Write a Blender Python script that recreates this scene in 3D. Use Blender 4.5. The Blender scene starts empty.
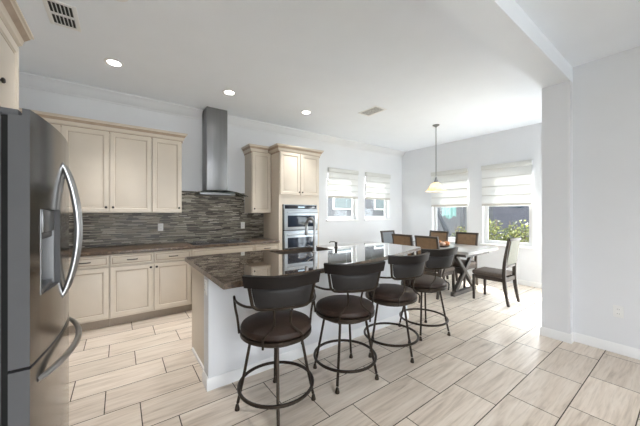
import bpy, bmesh, math, random
from mathutils import Vector, Matrix
R = math.radians
random.seed(7)
SC = bpy.context.scene
COL = SC.collection

# ------------------------------------------------------------------ camera
cam_d = bpy.data.cameras.new('camera')
cam_d.sensor_fit = 'HORIZONTAL'; cam_d.sensor_width = 36.0; cam_d.lens = 15.47
cam_d.clip_start = 0.05
cam = bpy.data.objects.new('camera', cam_d); COL.objects.link(cam)
cam.location = (0, 0, 1.385); cam.rotation_euler = (R(90), 0, R(-36.05))
SC.camera = cam

# ------------------------------------------------------------------ world, sun, added fill lamps, exposure
SC.view_settings.view_transform = 'Standard'
SC.view_settings.look = 'None'
SC.view_settings.gamma = 1.0
SC.view_settings.use_curve_mapping = False
SC.view_settings.exposure = 1.2
SC.cycles.diffuse_bounces = 8; SC.cycles.max_bounces = 16
world = bpy.data.worlds.new('sky'); SC.world = world; world.use_nodes = True
wn = world.node_tree.nodes; wn.clear()
wo = wn.new('ShaderNodeOutputWorld'); wb = wn.new('ShaderNodeBackground')
wb.inputs['Color'].default_value = (0.90, 0.95, 1.0, 1); wb.inputs['Strength'].default_value = 4.2
world.node_tree.links.new(wb.outputs[0], wo.inputs[0])

def lamp(name, kind, loc, direction, energy, color=(1, 1, 1), **kw):
    d = bpy.data.lights.new(name, kind); d.energy = energy; d.color = color
    for k, v in kw.items(): setattr(d, k, v)
    o = bpy.data.objects.new(name, d); COL.objects.link(o)
    o.location = loc
    o.rotation_euler = Vector(direction).to_track_quat('-Z', 'Y').to_euler()
    return o
lamp('sun', 'SUN', (9, 9, 10), (-0.85, -0.97, -1.0), 14.0, (1.0, 0.95, 0.88), angle=R(0.6))
# added fill lamp in the rear wall opening, unseen behind the camera
lamp('living_room_fill', 'AREA', (0.65, -2.6, 1.23), (0, 1, 0.04), 3.0, (0.96, 0.98, 1.0),
     shape='RECTANGLE', size=2.0, size_y=2.4)

# added fill lamp in the corner the pillar hides, brightens the dining ceiling
lamp('dining_fill', 'AREA', (6.25, 1.36, 1.2), (-1, 0.05, 0.5), 13.0, (0.96, 0.98, 1.0),
     shape='RECTANGLE', size=0.55, size_y=2.0)
# added spots without fixtures, out of view, brightening the near floor
lamp('living_room_fill_spot', 'SPOT', (2.75, -0.1, 2.93), (0, 0, -1), 34.0, (1.0, 0.985, 0.965), spot_size=R(88), spot_blend=1.0, shadow_soft_size=0.08)
lamp('living_room_fill_spot', 'SPOT', (1.2, -0.1, 2.93), (0, 0, -1), 22.0, (1.0, 0.985, 0.965), spot_size=R(88), spot_blend=1.0, shadow_soft_size=0.08)

# ------------------------------------------------------------------ mesh helpers
def catmull(pts, n=6, closed=False):
    P = [Vector(p) for p in pts]; out = []
    m = len(P); rng = range(m if closed else m - 1)
    for i in rng:
        if closed: a, b, c, d = P[(i-1) % m], P[i], P[(i+1) % m], P[(i+2) % m]
        else:
            b, c = P[i], P[i+1]
            a = P[i-1] if i > 0 else b + (b - c); d = P[i+2] if i + 2 < m else c + (c - b)
        for k in range(n):
            t = k / n
            out.append(0.5*((2*b) + (c-a)*t + (2*a-5*b+4*c-d)*t*t + (3*b-a-3*c+d)*t**3))
    if not closed: out.append(P[-1])
    return out

class MB:
    def __init__(s): s.bm = bmesh.new()
    def box(s, x0, x1, y0, y1, z0, z1, bev=0.0, mat=0, seg=2):
        vs = [s.bm.verts.new(p) for p in ((x0,y0,z0),(x1,y0,z0),(x1,y1,z0),(x0,y1,z0),(x0,y0,z1),(x1,y0,z1),(x1,y1,z1),(x0,y1,z1))]
        fs = [s.bm.faces.new([vs[i] for i in q]) for q in ((0,3,2,1),(4,5,6,7),(0,1,5,4),(1,2,6,5),(2,3,7,6),(3,0,4,7))]
        for f in fs: f.material_index = mat
        if bev > 0:
            es = list({e for f in fs for e in f.edges})
            r = bmesh.ops.bevel(s.bm, geom=es, offset=bev, segments=seg, affect='EDGES', profile=0.5)
            for f in r['faces']: f.material_index = mat
        return s
    def beam(s, p0, p1, w, d, up=(0,0,1), bev=0.0, mat=0, w1=None, d1=None):
        p0, p1 = Vector(p0), Vector(p1); z = (p1-p0).normalized(); u = Vector(up)
        if abs(z.dot(u)) > 0.98: u = Vector((0,1,0))
        x = u.cross(z).normalized(); y = z.cross(x)
        w1 = w if w1 is None else w1; d1 = d if d1 is None else d1
        A = [s.bm.verts.new(p0 + x*a*w/2 + y*b*d/2) for a, b in ((-1,-1),(1,-1),(1,1),(-1,1))]
        B = [s.bm.verts.new(p1 + x*a*w1/2 + y*b*d1/2) for a, b in ((-1,-1),(1,-1),(1,1),(-1,1))]
        fs = [s.bm.faces.new(A[::-1]), s.bm.faces.new(B)]
        for i in range(4): fs.append(s.bm.faces.new((A[i], A[(i+1)%4], B[(i+1)%4], B[i])))
        for f in fs: f.material_index = mat
        if bev > 0:
            es = list({e for f in fs for e in f.edges})
            r = bmesh.ops.bevel(s.bm, geom=es, offset=bev, segments=2, affect='EDGES', profile=0.5)
            for f in r['faces']: f.material_index = mat
        return s
    def tube(s, path, r, seg=10, closed=False, mat=0, flat=1.0):
        P = [Vector(p) for p in path]; n = len(P); rings = []
        rad = r if isinstance(r, (list, tuple)) else [r]*n
        t0 = (P[1]-P[0]).normalized()
        ref = Vector((0,0,1)) if abs(t0.z) < 0.9 else Vector((1,0,0))
        nx = (ref - t0*ref.dot(t0)).normalized()
        for i in range(n):
            if closed: t = (P[(i+1)%n]-P[i-1]).normalized()
            else: t = (P[min(i+1,n-1)]-P[max(i-1,0)]).normalized()
            nx = (nx - t*nx.dot(t)).normalized(); ny = t.cross(nx)
            rings.append([s.bm.verts.new(P[i] + (nx*math.cos(a)*flat + ny*math.sin(a))*rad[i]) for a in [2*math.pi*k/seg for k in range(seg)]])
        fs = []
        for i in range(n if closed else n-1):
            a, b = rings[i], rings[(i+1)%n]
            for k in range(seg): fs.append(s.bm.faces.new((a[k], a[(k+1)%seg], b[(k+1)%seg], b[k])))
        if not closed:
            fs.append(s.bm.faces.new(rings[0][::-1])); fs.append(s.bm.faces.new(rings[-1]))
        for f in fs: f.material_index = mat
        return s
    def lathe(s, prof, c=(0,0,0), seg=28, mat=0, sx=1, sy=1, closed=False):
        c = Vector(c); rings = []
        for r, z in prof:
            if r < 1e-5: rings.append([s.bm.verts.new(c + Vector((0,0,z)))])
            else: rings.append([s.bm.verts.new(c + Vector((r*sx*math.cos(2*math.pi*k/seg), r*sy*math.sin(2*math.pi*k/seg), z))) for k in range(seg)])
        pairs = list(zip(rings[:-1], rings[1:]))
        if closed: pairs.append((rings[-1], rings[0]))
        for a, b in pairs:
            for k in range(seg):
                k2 = (k+1) % seg
                if len(a) == 1 and len(b) == 1: continue
                if len(a) == 1: f = s.bm.faces.new((a[0], b[k2], b[k]))
                elif len(b) == 1: f = s.bm.faces.new((a[k], a[k2], b[0]))
                else: f = s.bm.faces.new((a[k], a[k2], b[k2], b[k]))
                f.material_index = mat
        return s
    def extrude(s, prof, axis, a0, a1, mat=0, m0=0.0, m1=0.0):
        """2-D profile swept straight along an axis; m0/m1 mitre the ends by profile u."""
        def P(u, v, a): return (a,u,v) if axis == 'x' else ((u,a,v) if axis == 'y' else (u,v,a))
        A = [s.bm.verts.new(P(u, v, a0 + m0*u)) for u, v in prof]
        B = [s.bm.verts.new(P(u, v, a1 + m1*u)) for u, v in prof]
        n = len(prof)
        fs = [s.bm.faces.new(A), s.bm.faces.new(B[::-1])]
        for i in range(n): fs.append(s.bm.faces.new((A[i], B[i], B[(i+1)%n], A[(i+1)%n])))
        for f in fs: f.material_index = mat
        return s
    def plate(s, outer, z0, z1, holes=(), mat=0, side=0):
        """flat plate with holes"""
        loops = [outer] + list(holes); allv = []; edges = []
        for lp in loops:
            vs = [s.bm.verts.new((x, y, z1)) for x, y in lp]; allv.append(vs)
            edges += [s.bm.edges.new((vs[i], vs[(i+1) % len(vs)])) for i in range(len(vs))]
        g = bmesh.ops.triangle_fill(s.bm, use_beauty=True, use_dissolve=False, edges=edges)
        top = [f for f in g['geom'] if isinstance(f, bmesh.types.BMFace)]
        mp = {}
        for vs in allv:
            for v in vs: mp[v] = s.bm.verts.new((v.co.x, v.co.y, z0))
        for f in top: s.bm.faces.new([mp[v] for v in f.verts][::-1]).material_index = mat
        for vs in allv:
            for i in range(len(vs)):
                a, b = vs[i], vs[(i+1) % len(vs)]
                s.bm.faces.new((a, b, mp[b], mp[a])).material_index = side
        return s
    def surf(s, fn, nu, nv, thick, mat=0):
        """a sheet fn(u,v)->Vector given thickness along its normals"""
        eps = 1e-3
        def nrm(u, v):
            du = fn(min(u+eps,1), v) - fn(max(u-eps,0), v); dv = fn(u, min(v+eps,1)) - fn(u, max(v-eps,0))
            return du.cross(dv).normalized()
        G = []; H = []
        for i in range(nu+1):
            g = []; h = []
            for j in range(nv+1):
                u, v = i/nu, j/nv; p = fn(u, v); n = nrm(u, v); t = thick(u, v) if callable(thick) else thick
                g.append(s.bm.verts.new(p + n*t/2)); h.append(s.bm.verts.new(p - n*t/2))
            G.append(g); H.append(h)
        F = s.bm.faces.new
        for i in range(nu):
            for j in range(nv):
                F((G[i][j], G[i+1][j], G[i+1][j+1], G[i][j+1])).material_index = mat
                F((H[i][j], H[i][j+1], H[i+1][j+1], H[i+1][j])).material_index = mat
        for i in range(nu):
            F((G[i][0], H[i][0], H[i+1][0], G[i+1][0])).material_index = mat
            F((G[i][nv], G[i+1][nv], H[i+1][nv], H[i][nv])).material_index = mat
        for j in range(nv):
            F((G[0][j], G[0][j+1], H[0][j+1], H[0][j])).material_index = mat
            F((G[nu][j], H[nu][j], H[nu][j+1], G[nu][j+1])).material_index = mat
        return s
    def xf(s, M):
        bmesh.ops.transform(s.bm, matrix=M, verts=s.bm.verts[:]); return s
    def build(s, name, mats, parent=None, world=True, angle=35):
        bmesh.ops.recalc_face_normals(s.bm, faces=s.bm.faces[:])
        if parent is not None and world:
            off = Vector((0,0,0)); p = parent
            while p is not None: off += Vector(p.location); p = p.parent
            bmesh.ops.translate(s.bm, vec=-off, verts=s.bm.verts[:])
        me = bpy.data.meshes.new(name); s.bm.to_mesh(me); s.bm.free()
        for m in (mats if isinstance(mats, (list, tuple)) else [mats]): me.materials.append(m)
        for p in me.polygons: p.use_smooth = True
        me.set_sharp_from_angle(angle=R(angle))
        o = bpy.data.objects.new(name, me); COL.objects.link(o)
        if parent is not None: o.parent = parent
        return o

def tag(o, label=None, cat=None, group=None, kind=None):
    if label: o['label'] = label
    if cat: o['category'] = cat
    if group: o['group'] = group
    if kind: o['kind'] = kind
    return o
def thing(name, label, cat, loc=(0,0,0), group=None):
    o = bpy.data.objects.new(name, None); COL.objects.link(o); o.location = loc; o.empty_display_size = 0.1
    return tag(o, label, cat, group)
KIDS = {}
def kids(o): return [c for c in bpy.data.objects if c.parent == o]
def copy_tree(o, parent=None):
    c = o.copy(); COL.objects.link(c)
    if parent is not None: c.parent = parent
    for ch in kids(o): copy_tree(ch, c)
    return c
def struct(o): o['kind'] = 'structure'; return o

# ------------------------------------------------------------------ materials
class NT:
    def __init__(s, name):
        s.m = bpy.data.materials.new(name); s.m.use_nodes = True
        s.n = s.m.node_tree.nodes; s.l = s.m.node_tree.links
        s.b = s.n['Principled BSDF']; s.out = s.n['Material Output']
    def add(s, t, **kw):
        x = s.n.new(t)
        for k, v in kw.items(): setattr(x, k, v)
        return x
    def link(s, a, b): s.l.new(a, b)
    def coords(s): return s.add('ShaderNodeTexCoord').outputs['Object']
    def mapping(s, src, scale=(1,1,1), loc=(0,0,0), rot=(0,0,0)):
        m = s.add('ShaderNodeMapping'); m.inputs['Scale'].default_value = scale
        m.inputs['Location'].default_value = loc; m.inputs['Rotation'].default_value = rot
        s.link(src, m.inputs['Vector']); return m.outputs[0]
    def noise(s, vec, scale, detail=3, rough=0.5, dist=0.0):
        x = s.add('ShaderNodeTexNoise'); x.inputs['Scale'].default_value = scale
        x.inputs['Detail'].default_value = detail; x.inputs['Roughness'].default_value = rough
        x.inputs['Distortion'].default_value = dist
        s.link(vec, x.inputs['Vector']); return x
    def ramp(s, fac, stops, interp='LINEAR'):
        r = s.add('ShaderNodeValToRGB'); r.color_ramp.interpolation = interp
        el = r.color_ramp.elements
        while len(el) < len(stops): el.new(0.5)
        for e, (p, c) in zip(el, stops): e.position = p; e.color = (*c, 1) if len(c) == 3 else c
        s.link(fac, r.inputs[0]); return r.outputs[0]
    def math(s, op, a, b=None, c=None):
        x = s.add('ShaderNodeMath', operation=op)
        for i, v in enumerate((a, b, c)):
            if v is None: continue
            if isinstance(v, (int, float)): x.inputs[i].default_value = v
            else: s.link(v, x.inputs[i])
        return x.outputs[0]
    def mix(s, fac, a, b, mode='MIX'):
        x = s.add('ShaderNodeMix', data_type='RGBA', blend_type=mode)
        for i, v in ((0, fac), (6, a), (7, b)):
            if isinstance(v, (int, float)): x.inputs[i].default_value = v
            elif isinstance(v, (tuple, list)): x.inputs[i].default_value = (*v, 1)
            else: s.link(v, x.inputs[i])
        return x.outputs[2]
    def bump(s, h, strength, dist=0.01):
        b = s.add('ShaderNodeBump'); b.inputs['Strength'].default_value = strength; b.inputs['Distance'].default_value = dist
        s.link(h, b.inputs['Height']); s.link(b.outputs[0], s.b.inputs['Normal'])

def simple(name, col, rough=0.5, metal=0.0, var=0.06, scale=12, bump=0.0, bscale=None, stretch=(1,1,1), spec=None, coat=0.0):
    t = NT(name); v = t.mapping(t.coords(), stretch)
    n = t.noise(v, scale, 4)
    lo = tuple(max(0, c*(1-var)) for c in col); hi = tuple(min(1, c*(1+var)) for c in col)
    t.link(t.ramp(n.outputs[0], [(0.3, lo), (0.7, hi)]), t.b.inputs['Base Color'])
    t.b.inputs['Roughness'].default_value = rough; t.b.inputs['Metallic'].default_value = metal
    if spec is not None: t.b.inputs['Specular IOR Level'].default_value = spec
    if coat: t.b.inputs['Coat Weight'].default_value = coat
    if bump:
        nb = t.noise(v, bscale or scale*4, 3); t.bump(nb.outputs[0], bump, 0.004)
    return t.m

M = {}
M['wall'] = simple('wall_paint', (0.73, 0.742, 0.765), 0.75, var=0.01, scale=3, bump=0.06, bscale=160)
M['ceiling'] = simple('ceiling_paint', (0.83, 0.87, 0.925), 0.85, var=0.01, scale=3, bump=0.10, bscale=120)
M['trim'] = simple('white_trim_paint', (0.80, 0.80, 0.80), 0.4, var=0.01)
M['cream'] = simple('cream_cabinet_paint', (0.62, 0.55, 0.46), 0.42, var=0.02, scale=6)
M['glaze'] = simple('brown_glaze', (0.38, 0.29, 0.215), 0.5, var=0.1)
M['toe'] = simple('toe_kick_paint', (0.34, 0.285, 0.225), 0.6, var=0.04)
M['bronze'] = simple('dark_bronze_hardware', (0.020, 0.015, 0.012), 0.45, 0.2)
M['steel'] = simple('brushed_stainless', (0.27, 0.27, 0.275), 0.42, 1.0, var=0.05, scale=30, stretch=(1, 1, 0.03))
M['steel_dark'] = simple('dark_stainless', (0.235, 0.225, 0.215), 0.17, 1.0, var=0.03, scale=30, stretch=(1, 1, 0.03))
M['fridge_side'] = simple('grey_door_edge', (0.115, 0.115, 0.12), 0.7, 0.0, var=0.02, spec=0.2)
M['chrome'] = simple('polished_steel', (0.42, 0.42, 0.425), 0.28, 1.0, var=0.02)
M['oven_steel'] = simple('pale_stainless', (0.47, 0.51, 0.55), 0.38, 0.75, var=0.03, scale=30, stretch=(0.03, 1, 1))
M['black_glass'] = simple('black_glass', (0.018, 0.02, 0.026), 0.06, var=0.05)
M['oven_glass'] = simple('oven_window_glass', (0.02, 0.028, 0.045), 0.1, var=0.05)
M['black'] = simple('black_plastic', (0.02, 0.02, 0.02), 0.8, spec=0.1)
M['white_plastic'] = simple('white_plastic', (0.80, 0.80, 0.79), 0.35, var=0.01)
M['slot'] = simple('outlet_slot', (0.22, 0.22, 0.22), 0.6)
M['disp'] = simple('dispenser_grey', (0.16, 0.16, 0.165), 0.28, 0.4, var=0.03)
M['stool_metal'] = simple('aged_bronze_metal', (0.040, 0.029, 0.021), 0.42, 0.7, var=0.18, scale=25)
M['leather'] = simple('dark_brown_leather', (0.036, 0.020, 0.014), 0.5, spec=0.3, var=0.3, scale=9, bump=0.25, bscale=90)
M['leather_back'] = simple('charcoal_leather', (0.020, 0.018, 0.018), 0.5, spec=0.3, var=0.2, scale=9, bump=0.2, bscale=90)
M['rail_wood'] = simple('near_black_wood', (0.010, 0.007, 0.006), 0.45, spec=0.25, var=0.25, scale=8, stretch=(1, 6, 6))
M['chair_wood'] = simple('dark_walnut_wood', (0.045, 0.033, 0.026), 0.5, var=0.25, scale=14, stretch=(5, 5, 1))
M['seat_fabric'] = simple('taupe_seat_fabric', (0.115, 0.090, 0.075), 0.8, var=0.12, scale=60, bump=0.2, bscale=300)
M['back_fabric'] = simple('brown_back_fabric', (0.185, 0.115, 0.062), 0.6, var=0.16, scale=18, bump=0.15, bscale=200)
M['slate_fabric'] = simple('slate_grey_fabric', (0.17, 0.19, 0.21), 0.6, var=0.1, scale=40, bump=0.15, bscale=200)
M['back_linen'] = simple('olive_grey_linen', (0.15, 0.145, 0.115), 0.75, var=0.1, scale=40, bump=0.15, bscale=200)
M['table_wood'] = simple('grey_washed_wood', (0.38, 0.365, 0.345), 0.25, var=0.22, scale=7, stretch=(9, 0.7, 3))
M['table_leg'] = simple('dark_grey_wood', (0.060, 0.050, 0.043), 0.5, var=0.25, scale=14, stretch=(3, 3, 1))
M['pumpkin'] = simple('orange_gourd', (0.52, 0.20, 0.07), 0.5, var=0.2, scale=14)
M['pumpkin_pale'] = simple('pale_gourd', (0.55, 0.36, 0.26), 0.5, var=0.15, scale=14)
M['stem'] = simple('dry_stem', (0.14, 0.09, 0.05), 0.8)
M['bowl'] = simple('dark_wooden_bowl', (0.07, 0.035, 0.025), 0.5, var=0.2)
M['sink'] = simple('brown_composite_sink', (0.075, 0.055, 0.042), 0.35, var=0.1, scale=60)
M['shade_band'] = simple('linen_valance', (0.62, 0.62, 0.60), 0.8, var=0.03, scale=90)
M['shade_bar'] = simple('beige_bottom_bar', (0.56, 0.53, 0.49), 0.7, var=0.03)
M['frame'] = simple('grey_white_window_frame', (0.66, 0.665, 0.67), 0.4, var=0.01)
M['vent'] = simple('vent_shadow_grey', (0.03, 0.03, 0.03), 0.8)
M['stucco'] = simple('lavender_grey_stucco', (0.058, 0.057, 0.072), 0.9, var=0.05, scale=4, bump=0.2, bscale=90)
M['stucco_pale'] = simple('pale_grey_stucco', (0.115, 0.115, 0.125), 0.9, var=0.05, scale=4, bump=0.2, bscale=90)
M['roof'] = simple('slate_roof', (0.13, 0.125, 0.14), 0.9, var=0.12, scale=10)
M['teal'] = simple('turquoise_sheer_cloth', (0.14, 0.25, 0.235), 0.8, var=0.12, scale=8, stretch=(6, 6, 0.3))
M['dark_cloth'] = simple('dark_blue_grey_cloth', (0.018, 0.021, 0.027), 0.8, var=0.2)
M['pale_pane'] = simple('pale_blue_blind', (0.14, 0.165, 0.17), 0.6)
M['post'] = simple('grey_metal_post', (0.06, 0.06, 0.067), 0.5, 0.3)
M['mulch'] = simple('brown_mulch', (0.10, 0.075, 0.06), 0.95, var=0.35, scale=40, bump=0.5, bscale=60)
M['bark'] = simple('bark', (0.10, 0.075, 0.055), 0.9, var=0.2)

def leaf_mat(name, a, b):
    t = NT(name); n = t.noise(t.coords(), 6, 3)
    c = t.ramp(n.outputs[0], [(0.35, a), (0.65, b)])
    t.link(c, t.b.inputs['Base Color']); t.b.inputs['Roughness'].default_value = 0.5
    tr = t.add('ShaderNodeBsdfTranslucent'); t.link(c, tr.inputs[0])
    mx = t.add('ShaderNodeMixShader'); mx.inputs[0].default_value = 0.4
    t.link(t.b.outputs[0], mx.inputs[1]); t.link(tr.outputs[0], mx.inputs[2]); t.link(mx.outputs[0], t.out.inputs[0])
    return t.m
M['leaf'] = leaf_mat('shrub_leaf', (0.035, 0.048, 0.014), (0.21, 0.22, 0.07))
M['grass'] = simple('lawn_grass', (0.13, 0.13, 0.06), 0.95, var=0.35, scale=30, bump=0.4, bscale=80)

def floor_mat():
    t = NT('wood_look_tile'); co = t.coords()
    sp = t.add('ShaderNodeSeparateXYZ'); t.link(co, sp.inputs[0])
    py, px = 0.309, 0.622
    yr = t.math('DIVIDE', t.math('SUBTRACT', sp.outputs[1], 0.238), py)
    row = t.math('FLOOR', yr); fy = t.math('FRACT', yr)
    xr = t.math('ADD', t.math('DIVIDE', t.math('SUBTRACT', sp.outputs[0], 0.120), px), t.math('DIVIDE', row, 3.0))
    colm = t.math('FLOOR', xr); fx = t.math('FRACT', xr)
    dx = t.math('MULTIPLY', t.math('MINIMUM', fx, t.math('SUBTRACT', 1.0, fx)), px)
    dy = t.math('MULTIPLY', t.math('MINIMUM', fy, t.math('SUBTRACT', 1.0, fy)), py)
    d = t.math('MINIMUM', dx, dy)
    grout = t.math('LESS_THAN', d, 0.0033)
    # per-tile random
    cb = t.add('ShaderNodeCombineXYZ'); t.link(row, cb.inputs[0]); t.link(colm, cb.inputs[1])
    wnz = t.add('ShaderNodeTexWhiteNoise'); wnz.noise_dimensions = '2D'; t.link(cb.outputs[0], wnz.inputs['Vector'])
    off = t.add('ShaderNodeVectorMath', operation='MULTIPLY_ADD')
    t.link(wnz.outputs['Color'], off.inputs[0]); off.inputs[1].default_value = (9, 9, 9); t.link(co, off.inputs[2])
    v1 = t.mapping(off.outputs[0], (0.9, 9, 1)); n1 = t.noise(v1, 2.0, 5, 0.55, 0.8)
    v2 = t.mapping(off.outputs[0], (1.6, 26, 1)); n2 = t.noise(v2, 2.4, 4, 0.6, 0.5)
    c1 = t.ramp(n1.outputs[0], [(0.22, (0.40, 0.325, 0.255)), (0.45, (0.66, 0.57, 0.48)), (0.72, (0.76, 0.685, 0.60))])
    c2 = t.ramp(n2.outputs[0], [(0.30, (0.66, 0.63, 0.60)), (0.52, (1, 1, 1))])
    c = t.mix(0.5, c1, c2, 'MULTIPLY')
    tone = t.ramp(wnz.outputs['Value'], [(0.0, (0.90, 0.89, 0.88)), (1.0, (1.05, 1.05, 1.05))])
    c = t.mix(1.0, c, tone, 'MULTIPLY')
    t.link(t.mix(grout, c, (0.055, 0.040, 0.030)), t.b.inputs['Base Color'])
    t.link(t.math('MULTIPLY_ADD', grout, 0.5, 0.30), t.b.inputs['Roughness'])
    t.bump(t.math('SUBTRACT', 1.0, grout), 0.4, 0.003)
    return t.m
M['floor'] = floor_mat()

def granite(name, coat, rough):
    t = NT(name); co = t.coords()
    n1 = t.noise(co, 38, 6, 0.7, 1.0); n2 = t.noise(co, 9, 4, 0.6, 1.5)
    vo = t.add('ShaderNodeTexVoronoi'); vo.inputs['Scale'].default_value = 70; t.link(co, vo.inputs['Vector'])
    a = t.ramp(n1.outputs[0], [(0.30, (0.018, 0.013, 0.010)), (0.48, (0.100, 0.070, 0.048)), (0.60, (0.21, 0.155, 0.11)), (0.75, (0.36, 0.29, 0.22))])
    b = t.ramp(n2.outputs[0], [(0.35, (0.55, 0.5, 0.48)), (0.65, (1.15, 1.1, 1.05))])
    c = t.mix(1.0, a, b, 'MULTIPLY')
    s = t.ramp(vo.outputs['Distance'], [(0.05, (0.3, 0.25, 0.22)), (0.22, (1, 1, 1))])
    t.link(t.mix(0.6, c, s, 'MULTIPLY'), t.b.inputs['Base Color'])
    t.b.inputs['Roughness'].default_value = rough
    t.b.inputs['IOR'].default_value = 1.5
    t.b.inputs['Coat Weight'].default_value = coat; t.b.inputs['Coat IOR'].default_value = 2.1; t.b.inputs['Coat Roughness'].default_value = 0.02
    return t.m
M['granite'] = granite('brown_granite', 1.0, 0.035)
M['granite_wall'] = granite('brown_granite_honed_edge', 0.0, 0.3)

def mosaic():
    t = NT('linear_mosaic_tile'); co = t.coords()
    sp = t.add('ShaderNodeSeparateXYZ'); t.link(co, sp.inputs[0])
    ph = 0.0135
    zr = t.math('DIVIDE', sp.outputs[2], ph); row = t.math('FLOOR', zr); fz = t.math('FRACT', zr)
    rn = t.add('ShaderNodeTexWhiteNoise'); rn.noise_dimensions = '1D'; t.link(row, rn.inputs['W'])
    lw = t.math('MULTIPLY_ADD', rn.outputs['Value'], 0.11, 0.10)
    xr = t.math('ADD', t.math('DIVIDE', sp.outputs[0], lw), t.math('MULTIPLY', rn.outputs['Value'], 37.0))
    cx = t.math('FLOOR', xr); fx = t.math('FRACT', xr)
    dx = t.math('MULTIPLY', t.math('MINIMUM', fx, t.math('SUBTRACT', 1.0, fx)), 0.15)
    dz = t.math('MULTIPLY', t.math('MINIMUM', fz, t.math('SUBTRACT', 1.0, fz)), ph)
    g = t.math('LESS_THAN', t.math('MINIMUM', dx, dz), 0.0011)
    cb = t.add('ShaderNodeCombineXYZ'); t.link(row, cb.inputs[0]); t.link(cx, cb.inputs[1])
    w = t.add('ShaderNodeTexWhiteNoise'); w.noise_dimensions = '2D'; t.link(cb.outputs[0], w.inputs['Vector'])
    c = t.ramp(w.outputs['Value'], [(0.0, (0.040, 0.031, 0.024)), (0.25, (0.115, 0.094, 0.071)), (0.5, (0.215, 0.185, 0.142)), (0.75, (0.34, 0.305, 0.245)), (1.0, (0.55, 0.50, 0.42))])
    n = t.noise(t.mapping(co, (3, 3, 20)), 8, 3)
    c = t.mix(0.5, c, t.ramp(n.outputs[0], [(0.3, (0.6, 0.6, 0.6)), (0.7, (1.1, 1.1, 1.1))]), 'MULTIPLY')
    t.link(t.mix(g, c, (0.06, 0.05, 0.042)), t.b.inputs['Base Color'])
    t.link(t.math('MULTIPLY_ADD', w.outputs['Value'], 0.3, 0.32), t.b.inputs['Roughness'])
    t.bump(t.math('SUBTRACT', 1.0, g), 0.5, 0.003)
    return t.m
M['mosaic'] = mosaic()

def emit(name, col, strength):
    t = NT(name)
    t.b.inputs['Emission Color'].default_value = (*col, 1); t.b.inputs['Emission Strength'].default_value = strength
    t.b.inputs['Base Color'].default_value = (*col, 1)
    return t.m
M['lens'] = emit('lit_downlight_lens', (1.0, 0.98, 0.94), 9.0)
M['display'] = emit('oven_clock_display', (0.45, 0.6, 0.75), 0.25)

def shade_mat():
    t = NT('white_roman_shade'); n = t.noise(t.coords(), 200, 2)
    c = t.ramp(n.outputs[0], [(0.3, (0.76, 0.76, 0.75)), (0.7, (0.80, 0.80, 0.80))])
    t.link(c, t.b.inputs['Base Color']); t.b.inputs['Roughness'].default_value = 0.8
    tr = t.add('ShaderNodeBsdfTranslucent'); tr.inputs[0].default_value = (0.78, 0.78, 0.77, 1)
    mx = t.add('ShaderNodeMixShader'); mx.inputs[0].default_value = 0.33
    t.link(t.b.outputs[0], mx.inputs[1]); t.link(tr.outputs[0], mx.inputs[2]); t.link(mx.outputs[0], t.out.inputs[0])
    return t.m
M['shade'] = shade_mat()

def glass_mat(name, tint=(1, 1, 1), refl=0.06):
    t = NT(name)
    tr = t.add('ShaderNodeBsdfTransparent'); tr.inputs[0].default_value = (*tint, 1)
    gl = t.add('ShaderNodeBsdfGlossy'); gl.inputs['Roughness'].default_value = 0.02
    lw = t.add('ShaderNodeLayerWeight'); lw.inputs[0].default_value = 0.5
    mx = t.add('ShaderNodeMixShader')
    t.link(t.math('MULTIPLY_ADD', t.math('POWER', lw.outputs['Facing'], 4.0), 0.5, refl*0.5), mx.inputs[0])
    t.link(tr.outputs[0], mx.inputs[1]); t.link(gl.outputs[0], mx.inputs[2]); t.link(mx.outputs[0], t.out.inputs[0])
    return t.m
M['glass'] = glass_mat('window_glass', (0.93, 0.95, 0.95))
M['hood_glass'] = glass_mat('smoky_hood_glass', (0.55, 0.6, 0.58))

def pendant_glass():
    t = NT('cream_alabaster_glass'); n = t.noise(t.coords(), 14, 3)
    c = t.ramp(n.outputs[0], [(0.3, (0.78, 0.67, 0.52)), (0.7, (0.88, 0.79, 0.66))])
    t.link(c, t.b.inputs['Base Color']); t.b.inputs['Roughness'].default_value = 0.25
    tr = t.add('ShaderNodeBsdfTranslucent'); t.link(c, tr.inputs[0])
    mx = t.add('ShaderNodeMixShader'); mx.inputs[0].default_value = 0.5
    t.link(t.b.outputs[0], mx.inputs[1]); t.link(tr.outputs[0], mx.inputs[2]); t.link(mx.outputs[0], t.out.inputs[0])
    return t.m
M['pendant'] = pendant_glass()
M['bulb'] = emit('warm_bulb', (1.0, 0.82, 0.6), 9.0)

# ------------------------------------------------------------------ the room shell
XL, XR, YB, ZC, ZN = -1.05, 6.277, 4.79, 3.05, 2.965     # left wall, window wall, hood wall, kitchen ceiling, near ceiling
PX, PY0, PY1 = 3.875, 0.80, 1.043                           # pillar
NX = 3.975                                                 # near right wall
struct(MB().box(-3.0, XR+0.2, -2.6, YB+0.2, -0.12, 0.0).build('floor', M['floor']))

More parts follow.
